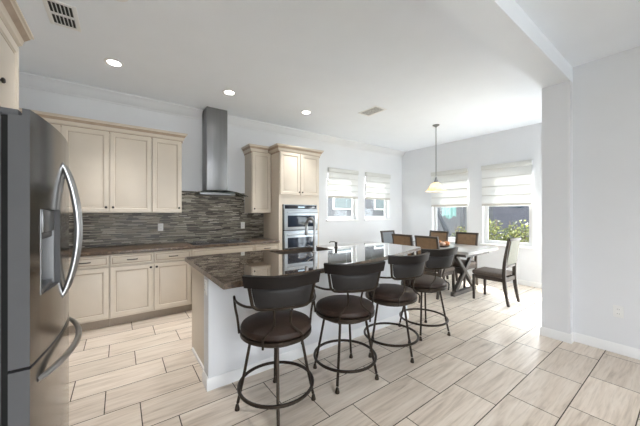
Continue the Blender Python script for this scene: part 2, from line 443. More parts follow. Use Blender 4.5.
def wall_y(name, x0, x1, yin, yout, z0, z1, holes):
    """wall in the XZ plane with rectangular openings (x0,x1,z0,z1)"""
    mb = MB(); xs = x0
    for a, b, c, d in sorted(holes):
        mb.box(xs, a, yin, yout, z0, z1); mb.box(a, b, yin, yout, z0, c); mb.box(a, b, yin, yout, d, z1); xs = b
    mb.box(xs, x1, yin, yout, z0, z1)
    return struct(mb.build(name, M['wall']))
def wall_x(name, y0, y1, xin, xout, z0, z1, holes):
    mb = MB(); ys = y0
    for a, b, c, d in sorted(holes):
        mb.box(xin, xout, ys, a, z0, z1); mb.box(xin, xout, a, b, z0, c); mb.box(xin, xout, a, b, d, z1); ys = b
    mb.box(xin, xout, ys, y1, z0, z1)
    return struct(mb.build(name, M['wall']))
W1 = (3.69, 4.58, 1.235, 2.37); W2 = (4.85, 5.74, 1.235, 2.37)
W3 = (3.01, 3.89, 0.735, 2.37); W4 = (1.835, 2.715, 0.735, 2.37)
WT = 0.16
wall_y('wall_back', XL-0.12, XR+WT, YB, YB+WT, 0, ZC, [W1, W2])
wall_x('wall_window_side', 0.80, YB, XR, XR+WT, 0, ZC, [(1.06, 1.66, 0.0, 2.30), W4, W3])
struct(MB().box(XL-0.12, XL, PY0, YB, 0, ZC).build('wall_left', M['wall']))
wall_y('wall_pillar', PX, XR, PY1, PY0, 0, 2.80, [(4.0, 5.5, 0.0, 2.25)])
struct(MB().box(NX, NX+0.12, -2.6, PY0, 0, ZN).build('wall_right', M['wall']))
struct(MB().box(XL-0.12, XR, PY1, YB, ZC, ZC+0.1).build('ceiling', M['ceiling']))
struct(MB().box(-3.0, NX, -2.6, PY0, ZN, ZN+0.1).build('ceiling_living_room', M['ceiling']))
struct(MB().box(-3.0, XR, PY0, PY1, 2.80, ZC+0.1).build('ceiling_beam', M['ceiling']))

struct(MB().box(-3.12, -3.0, -2.6, PY1, 0, ZC).build('wall_living_left', M['wall']))
struct(MB().box(-3.0, XL-0.12, PY0, PY1, 0, 2.80).build('wall_living_front', M['wall']))
mb = MB().box(-3.12, -0.4, -2.72, -2.6, 0, ZC).box(1.7, NX+0.12, -2.72, -2.6, 0, ZC).box(-0.4, 1.7, -2.72, -2.6, 2.45, ZC)
struct(mb.build('wall_living_rear', M['wall']))

# crown moulding on the hood wall (interrupted by the chimney, with returns)
cp = [(YB, 2.905), (YB-0.012, 2.905), (YB-0.018, 2.925), (YB-0.045, 2.945), (YB-0.085, 2.995), (YB-0.10, 3.022), (YB-0.115, 3.03), (YB-0.115, ZC), (YB, ZC)]
CHX0, CHX1, CHY = 1.095, 1.415, 4.50
m = MB(); m.extrude(cp, 'x', XL, CHX0-0.015, m1=0.0); struct(m.build('trim_1', M['wall']))
m = MB(); m.extrude(cp, 'x', CHX1+0.015, XR-0.001); struct(m.build('trim_2', M['wall']))

def base_prof(face, s, h=0.095, t=0.014):
    return [(face, 0.0), (face+s*t, 0.0), (face+s*t, h-0.022), (face+s*t*0.55, h-0.008), (face+s*t*0.35, h), (face, h)]
struct(MB().extrude(base_prof(YB, -1), 'x', 3.02, XR-0.014).build('baseboard_back', M['trim']))
struct(MB().extrude(base_prof(XR, -1), 'y', 1.69, YB).build('baseboard_window_side', M['trim']))
struct(MB().extrude(base_prof(NX, -1), 'y', -2.6, PY0-0.014).build('baseboard_right', M['trim']))
mb = MB(); mb.extrude(base_prof(PX, -1), 'y', PY0-0.014, PY1+0.014); mb.extrude(base_prof(PY0, -1), 'x', PX, NX); mb.extrude(base_prof(PY1, 1), 'x', PX, 3.99); mb.extrude(base_prof(PY1, 1), 'x', 5.51, XR-0.014)
struct(mb.build('baseboard_pillar', M['trim']))

# unseen glazed doors behind the pillar, added to light the dining area
mb = MB().box(XR+0.06, XR+0.11, 1.062, 1.12, 0.0, 2.298).box(XR+0.06, XR+0.11, 1.60, 1.658, 0.0, 2.298).box(XR+0.06, XR+0.11, 1.12, 1.60, 2.22, 2.298).box(XR+0.06, XR+0.11, 1.12, 1.60, 0.0, 0.10)
d = struct(mb.build('added_door_1', M['frame'])); MB().box(XR+0.082, XR+0.088, 1.12, 1.60, 0.10, 2.22).build('pane', M['glass'], d)
mb = MB().box(4.002, 4.07, 0.90, 0.95, 0.0, 2.248).box(5.43, 5.498, 0.90, 0.95, 0.0, 2.248).box(4.07, 5.43, 0.90, 0.95, 2.18, 2.248).box(4.07, 5.43, 0.90, 0.95, 0.0, 0.08).box(4.72, 4.78, 0.90, 0.95, 0.08, 2.18)
d = struct(mb.build('added_door_2', M['frame'])); MB().box(4.07, 4.72, 0.922, 0.928, 0.08, 2.18).build('pane', M['glass'], d); MB().box(4.78, 5.43, 0.922, 0.928, 0.08, 2.18).build('pane', M['glass'], d)

# windows ------------------------------------------------------------
def window(n, axis, a0, a1, z0, z1):
    """axis 'y': in the hood wall (runs along x); 'x': in the window wall (runs along y)"""
    def B(mb, a, b, d0, d1, c, d, bev=0.0):
        if axis == 'y': mb.box(a, b, YB+d0, YB+d1, c, d, bev)
        else: mb.box(XR+d0, XR+d1, a, b, c, d, bev)
        return mb
    t = 0.045; mid = z0 + (z1-z0)*0.5
    mb = MB(); e = 0.002
    B(mb, a0+e, a0+t, 0.075, 0.135, z0+e, z1-e); B(mb, a1-t, a1-e, 0.075, 0.135, z0+e, z1-e)
    B(mb, a0+t, a1-t, 0.075, 0.135, z0+e, z0+t); B(mb, a0+t, a1-t, 0.075, 0.135, z1-t, z1-e)
    w = struct(mb.build('window_%d' % n, M['frame']))
    s = MB(); q = t+0.03
    for c, d in ((z0+t, mid), (mid, z1-t)):
        o0, o1 = (0.085, 0.11) if c < mid - 0.01 else (0.105, 0.13)
        B(s, a0+t, a0+q, o0, o1, c, d); B(s, a1-q, a1-t, o0, o1, c, d)
        B(s, a0+q, a1-q, o0, o1, c, c+0.03); B(s, a0+q, a1-q, o0, o1, d-0.03, d)
    s.build('sash', M['frame'], w)
    B(MB(), a0+t, a1-t, 0.098, 0.102, z0+t, mid).build('lower_pane', M['glass'], w)
    B(MB(), a0+t, a1-t, 0.116, 0.120, mid, z1-t).build('upper_pane', M['glass'], w)
    B(MB(), a0-0.035, a1+0.035, -0.035, 0.0, z0-0.03, z0, 0.004).build('sill', M['trim'], w)
    B(MB(), a0+e, a1-e, 0.0, 0.075, z0-0.0, z0+0.004).build('sill_board', M['trim'], w)
    return w
window(1, 'y', *W1); window(2, 'y', *W2); window(3, 'x', *W3); window(4, 'x', *W4)

def roman_shade(axis, a0, a1, zb, zt, label):
    cx = (a0+a1)/2
    loc = (cx, YB, zb) if axis == 'y' else (XR, cx, zb)
    t = thing('roman_shade', label, 'window shade', loc, 'white roman shades on the dining windows')
    nf = 4; hb = zt - 0.10
    def pt(a, d, z): return Vector((a, YB - d, z)) if axis == 'y' else Vector((XR - d, a, z))
    def fn(u, v):
        z = zb + 0.02 + (hb - zb)*v
        f = (v*nf) % 1.0
        return pt(a0 + (a1-a0)*u, 0.020 + 0.016*math.sin(math.pi*min(1, f*1.0))**0.7*(1-0.3*v), z)
    MB().surf(fn, 2, 48, 0.002).build('fabric', M['shade'], t, angle=60)
    for k in range(1, nf):
        z = zb + 0.02 + (hb-zb)*k/nf
        mb = MB()
        if axis == 'y': mb.box(a0+0.002, a1-0.002, YB-0.026, YB-0.016, z-0.009, z+0.009, 0.003)
        else: mb.box(XR-0.026, XR-0.016, a0+0.002, a1-0.002, z-0.009, z+0.009, 0.003)
        mb.build('fold_bar', M['shade_band'], t)
    mb = MB()
    if axis == 'y': mb.box(a0-0.004, a1+0.004, YB-0.055, YB-0.003, zt-0.095, zt, 0.004)
    else: mb.box(XR-0.055, XR-0.003, a0-0.004, a1+0.004, zt-0.095, zt, 0.004)
    mb.build('valance', M['shade_band'], t)
    mb = MB()
    if axis == 'y': mb.box(a0, a1, YB-0.034, YB-0.008, zb-0.012, zb+0.035, 0.008)
    else: mb.box(XR-0.034, XR-0.008, a0, a1, zb-0.012, zb+0.035, 0.008)
    mb.build('bottom_bar', M['shade_bar'], t)
roman_shade('y', W1[0], W1[1], 1.735, 2.385, 'white roman shade half down over the small window nearest the wall ovens')
roman_shade('y', W2[0], W2[1], 1.735, 2.385, 'white roman shade half down over the small window nearest the room corner')
roman_shade('x', W3[0], W3[1], 1.55, 2.385, 'white roman shade half down behind the pendant lamp')
roman_shade('x', W4[0], W4[1], 1.545, 2.385, 'white roman shade half down on the tall window next to the pillar')

# ------------------------------------------------------------------ cabinet parts
def panel_front(w, h, d=0.02, frame=0.058, slab=False):
    """raised-panel front in local x-z, front face at y=0, back at y=d; material 1 = glaze line"""
    mb = MB(); bm = mb.bm
    if slab: rings = [(0, 0.004, 0), (0.004, 0, 0), (0.020, 0, 0), (0.023, 0.003, 1), (0.028, 0.003, 1), (0.033, 0, 0)]
    else: rings = [(0, 0.004, 0), (0.004, 0, 0), (frame-0.010, 0, 0), (frame-0.006, 0.003, 0), (frame, 0.008, 0), (frame+0.005, 0.009, 1), (frame+0.026, 0.002, 0), (frame+0.030, 0.001, 0)]
    prev = None
    def loop(i, y): return [bm.verts.new(p) for p in ((-w/2+i, y, -h/2+i), (w/2-i, y, -h/2+i), (w/2-i, y, h/2-i), (-w/2+i, y, h/2-i))]
    back = loop(0, d); first = None
    for i, y, mt in rings:
        lp = loop(i, y)
        if prev is None: first = lp
        else:
            for k in range(4): bm.faces.new((prev[k], prev[(k+1)%4], lp[(k+1)%4], lp[k])).material_index = mt
        prev = lp
    bm.faces.new(prev)
    for k in range(4): bm.faces.new((back[k], back[(k+1)%4], first[(k+1)%4], first[k])).material_index = 1
    bm.faces.new(back[::-1])
    return mb
def knob_mb(): 
    return MB().lathe([(0.0, 0.0), (0.006, 0.0), (0.005, 0.012), (0.013, 0.016), (0.0145, 0.022), (0.010, 0.027), (0.0, 0.028)], seg=16).xf(Matrix.Rotation(R(90), 4, 'X'))
def pull_mb(L=0.10):
    return MB().tube(catmull([(-L/2, 0, 0), (-L/2, -0.018, 0), (-L/2+0.012, -0.026, 0), (0, -0.030, 0.0), (L/2-0.012, -0.026, 0), (L/2, -0.018, 0), (L/2, 0, 0)], 4), 0.0062, 8)
def front_at(kind, parent, c, w, h, facing='-y', knob=None, pull=False, slab=False):
    """a door or drawer front; facing -y (kitchen run) or +x (cabinet over the refrigerator)"""
    Mx = Matrix.Translation(Vector(c)) @ (Matrix.Identity(4) if facing == '-y' else Matrix.Rotation(R(90), 4, 'Z'))
    o = panel_front(w, h, slab=slab).xf(Mx).build(kind, [M['cream'], M['glaze']], parent)
    if knob: knob_mb().xf(Mx @ Matrix.Translation((knob[0], 0, knob[1]))).build('knob', M['bronze'], o)
    if pull: pull_mb().xf(Mx).build('handle', M['bronze'], o)
    return o

# base cabinets under the hood wall ------------------------------------
YF = 4.165        # front of the doors
def base_cabinet(x0, x1, label, fronts):
    t = thing('base_cabinet', label, 'cabinet', ((x0+x1)/2, 4.47, 0), 'cream base cabinets along the hood wall')
    e = 0.001
    MB().box(x0+e, x1-e, YF+0.021, YB-0.003, 0.105, 0.884).build('body', M['cream'], t)
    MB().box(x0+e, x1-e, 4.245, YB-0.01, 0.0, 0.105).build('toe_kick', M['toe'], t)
    for kind, a, b, z0, z1, kw in fronts:
        front_at(kind, t, ((a+b)/2, YF, (z0+z1)/2), b-a-0.012, z1-z0-0.012, **kw)
    return t
dz0, dz1, rz0, rz1 = 0.118, 0.735, 0.740, 0.876
base_cabinet(-1.02, -0.101, 'cream base cabinet running behind the refrigerator', [
    ('drawer', -0.557, -0.101, rz0, rz1, dict(pull=True, slab=True)),
    ('door', -1.012, -0.557, dz0, dz1, dict(knob=(0.195, 0.26))), ('door', -0.557, -0.101, dz0, dz1, dict(knob=(-0.195, 0.26)))])
base_cabinet(-0.101, 0.812, 'cream base cabinet with two doors and two drawers left of the cooktop', [
    ('drawer', -0.101, 0.357, rz0, rz1, dict(pull=True, slab=True)), ('drawer', 0.357, 0.812, rz0, rz1, dict(pull=True, slab=True)),
    ('door', -0.101, 0.357, dz0, dz1, dict(knob=(0.195, 0.26))), ('door', 0.357, 0.812, dz0, dz1, dict(knob=(-0.195, 0.26)))])
base_cabinet(0.812, 1.745, 'cream base cabinet under the black cooktop', [
    ('false_drawer', 0.812, 1.745, rz0, rz1, dict(slab=True)),
    ('door', 0.812, 1.279, dz0, dz1, dict(knob=(0.195, 0.26))), ('door', 1.279, 1.745, dz0, dz1, dict(knob=(-0.195, 0.26)))])
base_cabinet(1.745, 2.172, 'narrow cream base cabinet between the cooktop and the tall oven cabinet', [
    ('drawer', 1.745, 2.172, rz0, rz1, dict(pull=True, slab=True)),
    ('door', 1.745, 2.172, dz0, dz1, dict(knob=(0.18, 0.26)))])
# counter of the back run
mb = MB().box(-1.045, 2.174, 4.138, YB-0.003, 0.886, 0.926, 0.006)
tag(mb.build('countertop', M['granite_wall']), 'dark brown granite countertop on the base cabinets along the tiled wall', 'countertop')
# backsplash: mosaic up to the cabinets, higher behind the hood
mb = MB().box(XL+0.002, 2.172, YB-0.012, YB-0.001, 0.927, 1.383).box(0.742, 1.806, YB-0.012, YB-0.001, 1.383, 1.735)
struct(mb.build('wall_backsplash', M['mosaic']))
t = thing('cooktop', 'black glass cooktop with steel edge on the counter below the hood', 'cooktop', (1.26, 4.45, 0.927))
MB().box(0.84, 1.68, 4.21, 4.70, 0.927, 0.936, 0.003).build('glass_top', M['black_glass'], t)
MB().box(0.832, 1.688, 4.198, 4.21, 0.927, 0.937, 0.002).build('front_edge', M['post'], t)
mb = MB()
burners = [(1.0, 4.36, 0.085), (1.0, 4.57, 0.105), (1.5, 4.36, 0.1), (1.5, 4.57, 0.08)]
for x, y, r in burners:
    MB().lathe([(r-0.004, 0.0), (r, 0.0), (r, 0.0012), (r-0.004, 0.0012)], (x, y, 0.936), seg=28, closed=True).build('burner_ring', M['disp'], t)

# upper cabinets --------------------------------------------------------
YU = 4.452; UZ0, UZ1 = 1.386, 2.44
def upper_cabinet(x0, x1, label, doors):
    t = thing('wall_cabinet', label, 'cabinet', ((x0+x1)/2, 4.62, UZ0), 'cream wall cabinets along the hood wall')
    MB().box(x0+0.001, x1-0.001, YU+0.021, YB-0.003, UZ0, UZ1).build('body', M['cream'], t)
    for a, b, kx in doors:
        front_at('door', t, ((a+b)/2, YU, (UZ0+UZ1)/2), b-a-0.008, UZ1-UZ0-0.02, knob=(kx, -0.455))
    return t
upper_cabinet(-1.02, -0.566, 'cream wall cabinet half hidden behind the refrigerator top', [(-1.015, -0.566, 0.18)])
upper_cabinet(-0.566, 0.359, 'cream two-door wall cabinet with both knobs at its lower middle', [(-0.566, -0.108, 0.195), (-0.108, 0.359, -0.195)])
upper_cabinet(0.359, 0.738, 'narrow cream wall cabinet just left of the range hood', [(0.361, 0.735, 0.15)])
upper_cabinet(1.812, 2.172, 'narrow cream wall cabinet between the hood and the oven cabinet', [(1.816, 2.168, -0.14)])
def crown_ring(path, name, label, z0=2.44, closed_back=True):
    """cabinet crown: profile (out, z) mitred along an open plan path; outward = right-hand side of travel"""
    prof = [(0.0, z0-0.03), (0.008, z0-0.03), (0.010, z0), (0.022, z0+0.012), (0.030, z0+0.045), (0.052, z0+0.075), (0.056, z0+0.085), (0.066, z0+0.09), (0.066, z0+0.105), (0.0, z0+0.105)]
    mb = MB(); P = [Vector((x, y)) for x, y in path]; n = len(P); rings = []
    for i in range(n):
        def nr(a, b): d = (b-a).normalized(); return Vector((d.y, -d.x))
        if i == 0: m_ = nr(P[0], P[1])
        elif i == n-1: m_ = nr(P[-2], P[-1])
        else:
            n1, n2 = nr(P[i-1], P[i]), nr(P[i], P[i+1]); m_ = (n1+n2)/(1+n1.dot(n2))
        rings.append([mb.bm.verts.new((P[i].x+m_.x*u, P[i].y+m_.y*u, z)) for u, z in prof])
    k = len(prof)
    for a, b in zip(rings[:-1], rings[1:]):
        for j in range(k): mb.bm.faces.new((a[j], a[(j+1)%k], b[(j+1)%k], b[j])).material_index = 1 if j in (1, 4) else 0
    mb.bm.faces.new(rings[0]); mb.bm.faces.new(rings[-1][::-1])
    return tag(mb.build(name, [M['cream'], M['glaze']], angle=25), label, 'crown moulding')
yc = YU + 0.018
crown_ring([(-1.04, yc), (0.739, yc), (0.739, YB-0.005)], 'cabinet_crown', 'cream crown moulding on top of the wall cabinets left of the hood')
crown_ring([(1.811, YB-0.005), (1.811, yc), (2.105, yc)], 'cabinet_crown', 'short cream crown moulding on the narrow cabinet beside the oven cabinet')

# tall oven cabinet -----------------------------------------------------
TX0, TX1, TY = 2.176, 3.012, 4.150
t = thing('oven_cabinet', 'tall cream cabinet housing the wall ovens at the end of the run', 'cabinet', (2.594, 4.47, 0))
OX0, OX1, OZ0, OZ1 = 2.245, 2.963, 0.40, 1.532
mb = MB(); yb = TY+0.021
mb.box(TX0, TX0+0.02, yb, YB-0.003, 0.105, 2.44); mb.box(TX1-0.02, TX1, yb, YB-0.003, 0.105, 2.44)
mb.box(TX0+0.02, OX0-0.002, yb, yb+0.02, 0.105, 2.44); mb.box(OX1+0.002, TX1-0.02, yb, yb+0.02, 0.105, 2.44)
mb.box(OX0-0.002, OX1+0.002, yb, YB-0.003, OZ1+0.004, 2.44); mb.box(OX0-0.002, OX1+0.002, yb, YB-0.003, 0.105, OZ0-0.004)
mb.box(TX0+0.02, TX1-0.02, YB-0.02, YB-0.003, 0.105, 2.44)
mb.build('body', M['cream'], t)
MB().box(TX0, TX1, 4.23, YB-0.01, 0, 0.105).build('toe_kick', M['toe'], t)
for a, b, kx in ((2.186, 2.594, 0.172), (2.594, 3.004, -0.172)):
    front_at('door', t, ((a+b)/2, TY, 2.065), b-a-0.008, 0.73, knob=(kx, -0.315))
front_at('drawer', t, (2.594, TY, 0.25), 0.81, 0.26, pull=True, slab=True)
crown_ring([(2.175, YB-0.005), (2.175, TY+0.018), (3.013, TY+0.018), (3.013, YB-0.005)], 'cabinet_crown', 'cream crown moulding on the tall oven cabinet')
# ovens
def oven(z0, z1, name, label, panel):
    t = thing(name, label, 'oven', ((OX0+OX1)/2, 4.2, z0))
    yf = TY - 0.006
    MB().box(OX0, OX1, yb-0.004, 4.70, z0-0.002, z1+0.002).build('body', M['black'], t)
    MB().box(OX0+0.016, OX1-0.012, yf+0.012, yb-0.004, z0+0.008, z1, 0.002).build('surround', M['oven_steel'], t)
    zt = z1 - 0.085 if panel else z1 - 0.012
    if panel:
        p = MB().box(OX0+0.03, OX1-0.03, yf-0.002, yf+0.012, zt+0.012, z1-0.01, 0.002).build('control_panel', M['black_glass'], t)
        MB().box(2.54, 2.67, yf-0.0035, yf-0.002, zt+0.03, zt+0.052).build('display', M['display'], p)
    d = MB().box(OX0+0.018, OX1-0.014, yf-0.02, yf+0.012, z0+0.008, zt, 0.004).build('door', M['oven_steel'], t)
    hh = zt - z0
    MB().box(OX0+0.075, OX1-0.075, yf-0.0225, yf-0.0195, z0+0.06, zt-0.105, 0.001).build('window', M['oven_glass'], d)
    h = MB().tube([(OX0+0.05, yf-0.06, zt-0.05), (OX1-0.05, yf-0.06, zt-0.05)], 0.011, 12)
    for x in (OX0+0.075, OX1-0.075): h.tube([(x, yf-0.06, zt-0.05), (x, yf-0.019, zt-0.05)], 0.008, 10)
    h.build('handle', M['oven_steel'], d)
oven(1.083, OZ1, 'wall_oven', 'stainless upper wall oven with black control panel', True)
oven(OZ0, 1.077, 'wall_oven', 'larger stainless lower wall oven behind the faucet', False)

# hood ------------------------------------------------------------------
t = thing('range_hood', 'stainless chimney range hood with curved glass canopy over the cooktop', 'range hood', (1.255, 4.6, 1.70))
mb = MB().box(CHX0, CHX1, CHY, YB-0.003, 1.745, ZC-0.001, 0.003); mb.build('chimney', M['steel'], t)
MB().box(CHX0+0.004, CHX1-0.004, CHY+0.006, YB-0.003, 1.735, 2.36).build('chimney_sleeve', M['steel'], t)
MB().box(0.985, 1.525, 4.44, YB-0.014, 1.668, 1.712, 0.006).build('fan_body', M['steel'], t)
MB().box(1.03, 1.48, 4.47, 4.74, 1.664, 1.669).build('filter', M['disp'], t)
def canopy(u, v):
    x = 1.255 + (u-0.5)*0.925
    q = (u-0.5)*2
    depth = 0.50*(1-0.22*q*q)
    return Vector((x, YB-0.016 - depth*v, 1.738 - 0.075*q*q*(0.75+0.25*v) - 0.006*v))
MB().surf(canopy, 24, 10, 0.008).build('glass_canopy', M['hood_glass'], t)
MB().tube([canopy(i/24, 1.0) for i in range(25)], 0.006, 8).build('canopy_rim', M['steel_dark'], t)

# outlets ---------------------------------------------------------------
def outlet(c, rot, label, kind='outlet'):
    t = thing('wall_outlet', label, 'outlet', (0, 0, 0))
    MB().box(-0.036, 0.036, -0.006, 0.0, -0.058, 0.058, 0.003).build('cover_plate', M['white_plastic'], t)
    for z in (0.022, -0.022):
        s = MB().lathe([(0, 0), (0.0165, 0), (0.0165, 0.003), (0, 0.003)], seg=18).xf(Matrix.Translation((0, -0.0055, z)) @ Matrix.Rotation(R(90), 4, 'X')).build('socket', M['white_plastic'], t)
        MB().box(-0.008, -0.005, -0.0095, -0.0084, z-0.004, z+0.006).box(0.005, 0.008, -0.0095, -0.0084, z-0.004, z+0.006).build('slots', M['slot'], s)
    t.location = c; t.rotation_euler = (0, 0, rot)
outlet((0.498, YB-0.0125, 1.17), 0, 'white outlet on the mosaic tile below the narrow left wall cabinet')
outlet((1.773, YB-0.0125, 1.165), 0, 'white outlet on the mosaic tile right of the hood')
outlet((NX-0.0005, 0.461, 0.414), R(-90), 'white outlet low on the plain wall right of the pillar')
outlet((0.5595, 2.325, 0.79), R(-90), 'white outlet on the end of the island')

# ------------------------------------------------------------------ refrigerator (faces +x)
t = thing('refrigerator', 'stainless french door refrigerator with ice dispenser at left', 'refrigerator', (-0.62, 1.925, 0))
FY0, FY1, FX = 1.470, 2.380, -0.272
MB().box(-1.02, -0.346, FY0+0.004, FY1-0.004, 0.02, 1.755, 0.004).build('body', M['fridge_side'], t)
MB().box(-0.346, -0.328, FY0+0.007, FY1-0.007, 0.05, 1.74).build('door_gasket', M['black'], t)
def bulge(y):
    q = (y-(FY0+FY1)/2)/((FY1-FY0)/2)
    return FX + 0.043*(1-q*q)
def fridge_front(y0, y1, z0, z1, cut=None):
    """curved slab: profile in plan extruded in z; a cut (ya,yb,za,zb) leaves an opening"""
    def slab(a, b, c, d):
        n = max(2, int((b-a)/0.03))
        ys = [a+(b-a)*i/n for i in range(n+1)]
        pr = [(-0.328, a)] + [(bulge(y), y) for y in ys] + [(-0.328, b)]
        mbx.extrude(pr, 'z', c, d)
    mbx = MB()
    if z1 > 1.5:      # the front skin stands a little above the door's core
        n = 16; ys = [y0+(y1-y0)*i/n for i in range(n+1)]
        mbx.extrude([(bulge(y)-0.020, y) for y in ys[::-1]] + [(bulge(y), y) for y in ys], 'z', z1, z1+0.027)
    if not cut: slab(y0, y1, z0, z1)
    else:
        ya, yb_, za, zb = cut
        slab(y0, ya, z0, z1); slab(yb_, y1, z0, z1); slab(ya, yb_, z0, za); slab(ya, yb_, zb, z1)
    # grey edge faces, bright front faces
    bm = mbx.bm; bmesh.ops.recalc_face_normals(bm, faces=bm.faces[:])
    for f in bm.faces: f.material_index = 0 if f.normal.x > 0.5 else 1
    return mbx
DY0, DY1, DZ0, DZ1 = 1.552, 1.800, 1.055, 1.400
ym = (FY0+FY1)/2
d1 = fridge_front(FY0, ym-0.003, 0.812, 1.745, (DY0, DY1, DZ0, DZ1)).build('door', [M['steel_dark'], M['fridge_side']], t)
d2 = fridge_front(ym+0.003, FY1, 0.812, 1.745).build('door', [M['steel_dark'], M['fridge_side']], t)
d3 = fridge_front(FY0, FY1, 0.06, 0.800).build('freezer_drawer', [M['steel_dark'], M['fridge_side']], t)
MB().box(-0.99, -0.33, FY0+0.03, FY1-0.03, 0.0, 0.05).build('kick_plate', M['black'], t)
# dispenser in the near door
dp = MB().box(-0.328, -0.322, DY0, DY1, DZ0, DZ1).build('dispenser', M['disp'], d1)
mb = MB(); xo = bulge(1.676) - 0.002
mb.box(-0.322, -0.256, DY0+0.001, DY0+0.012, DZ0, DZ1); mb.box(-0.322, xo-0.008, DY1-0.012, DY1-0.001, DZ0, DZ1)
mb.box(-0.322, xo-0.012, DY0, DY1, DZ0+0.001, DZ0+0.02)
mb.build('dispenser_frame', M['steel'], dp)
MB().box(-0.322, xo-0.006, DY0+0.012, DY1-0.012, 1.305, DZ1-0.001, 0.004).build('dispenser_panel', M['disp'], dp)
MB().box(-0.322, xo-0.014, DY0+0.012, DY1-0.012, 1.275, 1.304, 0.004).build('dispenser_nozzle_housing', M['fridge_side'], dp)
# bow handles
def bow(p0, p1, out, name, parent, flat=1.0):
    p0, p1, out = Vector(p0), Vector(p1), Vector(out)
    path = []; rad = []
    for i in range(25):
        s = i/24; k = math.sin(math.pi*s)**0.72
        path.append(p0.lerp(p1, s) + out*k); rad.append(0.0105 + 0.0035*math.sin(math.pi*s))
    MB().tube(path, rad, 12).build(name, M['chrome'], parent)
bow((bulge(1.88)-0.008, 1.868, 1.635), (bulge(1.88)-0.008, 1.868, 0.965), (0.062, 0.012, 0), 'handle', d1)
bow((bulge(1.98)-0.008, 1.982, 1.635), (bulge(1.98)-0.008, 1.982, 0.965), (0.062, -0.012, 0), 'handle', d2)
bow((bulge(1.535)-0.006, 1.535, 0.725), (bulge(2.33)-0.006, 2.33, 0.725), (0.088, 0, 0.0), 'handle', d3)
for y in (FY0+0.02, FY1-0.085): MB().box(-0.40, -0.305, y, y+0.065, 1.7455, 1.772, 0.004).build('hinge_cover', M['fridge_side'], t)

# cabinet over the refrigerator (faces +x) -----------------------------
t = thing('wall_cabinet', 'cream cabinet above the refrigerator, its corner at the upper left', 'cabinet', (-0.77, 1.9, 1.86))
CX = -0.486
MB().box(XL+0.003, CX-0.021, 1.42, 2.402, 1.86, 2.39).build('body', M['cream'], t)
front_at('door', t, (CX, 1.65, 2.12), 0.45, 0.50, '+x', knob=(0.19, -0.21))
front_at('door', t, (CX, 2.135, 2.12), 0.50, 0.50, '+x', knob=(-0.115, -0.08))
# crown seen from the kitchen: along the front then returning to the wall
crown_ring([(CX-0.018, 1.40), (CX-0.018, 2.403), (XL+0.005, 2.403)], 'cabinet_crown', 'cream crown moulding on the cabinet above the refrigerator', z0=2.39)

# ------------------------------------------------------------------ island
t = thing('kitchen_island', 'white kitchen island with cream cabinet end under the granite top', 'kitchen island', (1.8, 2.6, 0))
IX0, IX1, IY0, IY1 = 0.560, 3.060, 2.250, 3.090
MB().box(IX0, IX1, IY0, 2.395, 0, 0.885).build('knee_wall', M['wall'], t)
mb = MB().box(0.600, 0.620, 2.396, IY1-0.022, 0, 0.885).box(IX1-0.06, IX1-0.04, 2.396, IY1-0.022, 0, 0.885).box(0.620, IX1-0.06, IY1-0.045, IY1-0.022, 0.105, 0.885)
mb.box(0.620, IX1-0.06, 2.396, IY1-0.022, 0.105, 0.123)
mb.build('cabinet_box', M['cream'], t)
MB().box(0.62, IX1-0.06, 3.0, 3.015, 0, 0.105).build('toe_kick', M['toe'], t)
n = 5; w = (IX1-0.04-0.600)/n
for i in range(n):
    a = 0.600 + i*w
    Mx = Matrix.Translation((a+w/2, IY1-0.001, 0.43)) @ Matrix.Rotation(R(180), 4, 'Z')
    o = panel_front(w-0.012, 0.61).xf(Mx).build('door', [M['cream'], M['glaze']], t)
    knob_mb().xf(Mx @ Matrix.Translation((0.19 if i % 2 else -0.19, 0, 0.26))).build('knob', M['bronze'], o)
    Mx = Matrix.Translation((a+w/2, IY1-0.001, 0.808)) @ Matrix.Rotation(R(180), 4, 'Z')
    o = panel_front(w-0.012, 0.124, slab=True).xf(Mx).build('drawer', [M['cream'], M['glaze']], t)
    pull_mb().xf(Mx).build('handle', M['bronze'], o)
mb = MB().extrude(base_prof(IY0, -1, 0.09), 'x', IX0-0.014, IX1+0.014)
mb.extrude(base_prof(IX0, -1, 0.09), 'y', IY0-0.0005, 2.395).extrude(base_prof(IX1, 1, 0.09), 'y', IY0-0.0005, 2.395)
mb.box(0.588, 0.5999, 2.396, 3.0, 0, 0.03)
mb.build('baseboard', M['trim'], t)

# granite island top: straight kitchen edge, gently curved seating edge, sink cut-out
front = [(v.x, v.y) for v in catmull([(0.545, 1.815, 0), (0.95, 1.818, 0), (1.33, 1.832, 0), (1.72, 1.868, 0), (2.2, 1.930, 0), (2.62, 2.02, 0), (3.0, 2.12, 0), (3.235, 2.185, 0)], 5)]
def rnd(cx, cy, r, a0, a1, n=4): return [(cx + r*math.cos(R(a0+(a1-a0)*i/n)), cy + r*math.sin(R(a0+(a1-a0)*i/n))) for i in range(n+1)]
outer = front + rnd(3.255, 2.22, 0.03, -60, 0)+ rnd(3.25, 3.125, 0.035, 0, 90) + rnd(0.575, 3.13, 0.03, 90, 180)
SX0, SX1, SY0, SY1 = 1.44, 2.19, 2.70, 3.04
def rrect(x0, x1, y0, y1, r):
    return rnd(x1-r, y0+r, r, -90, 0) + rnd(x1-r, y1-r, r, 0, 90) + rnd(x0+r, y1-r, r, 90, 180) + rnd(x0+r, y0+r, r, 180, 270)
mb = MB().plate(outer, 0.886, 0.926, [rrect(SX0, SX1, SY0, SY1, 0.04)], side=1)
o = mb.build('island_countertop', [M['granite'], M['granite_wall']], angle=50)
tag(o, 'polished brown granite island top with gently curved seating edge', 'countertop')
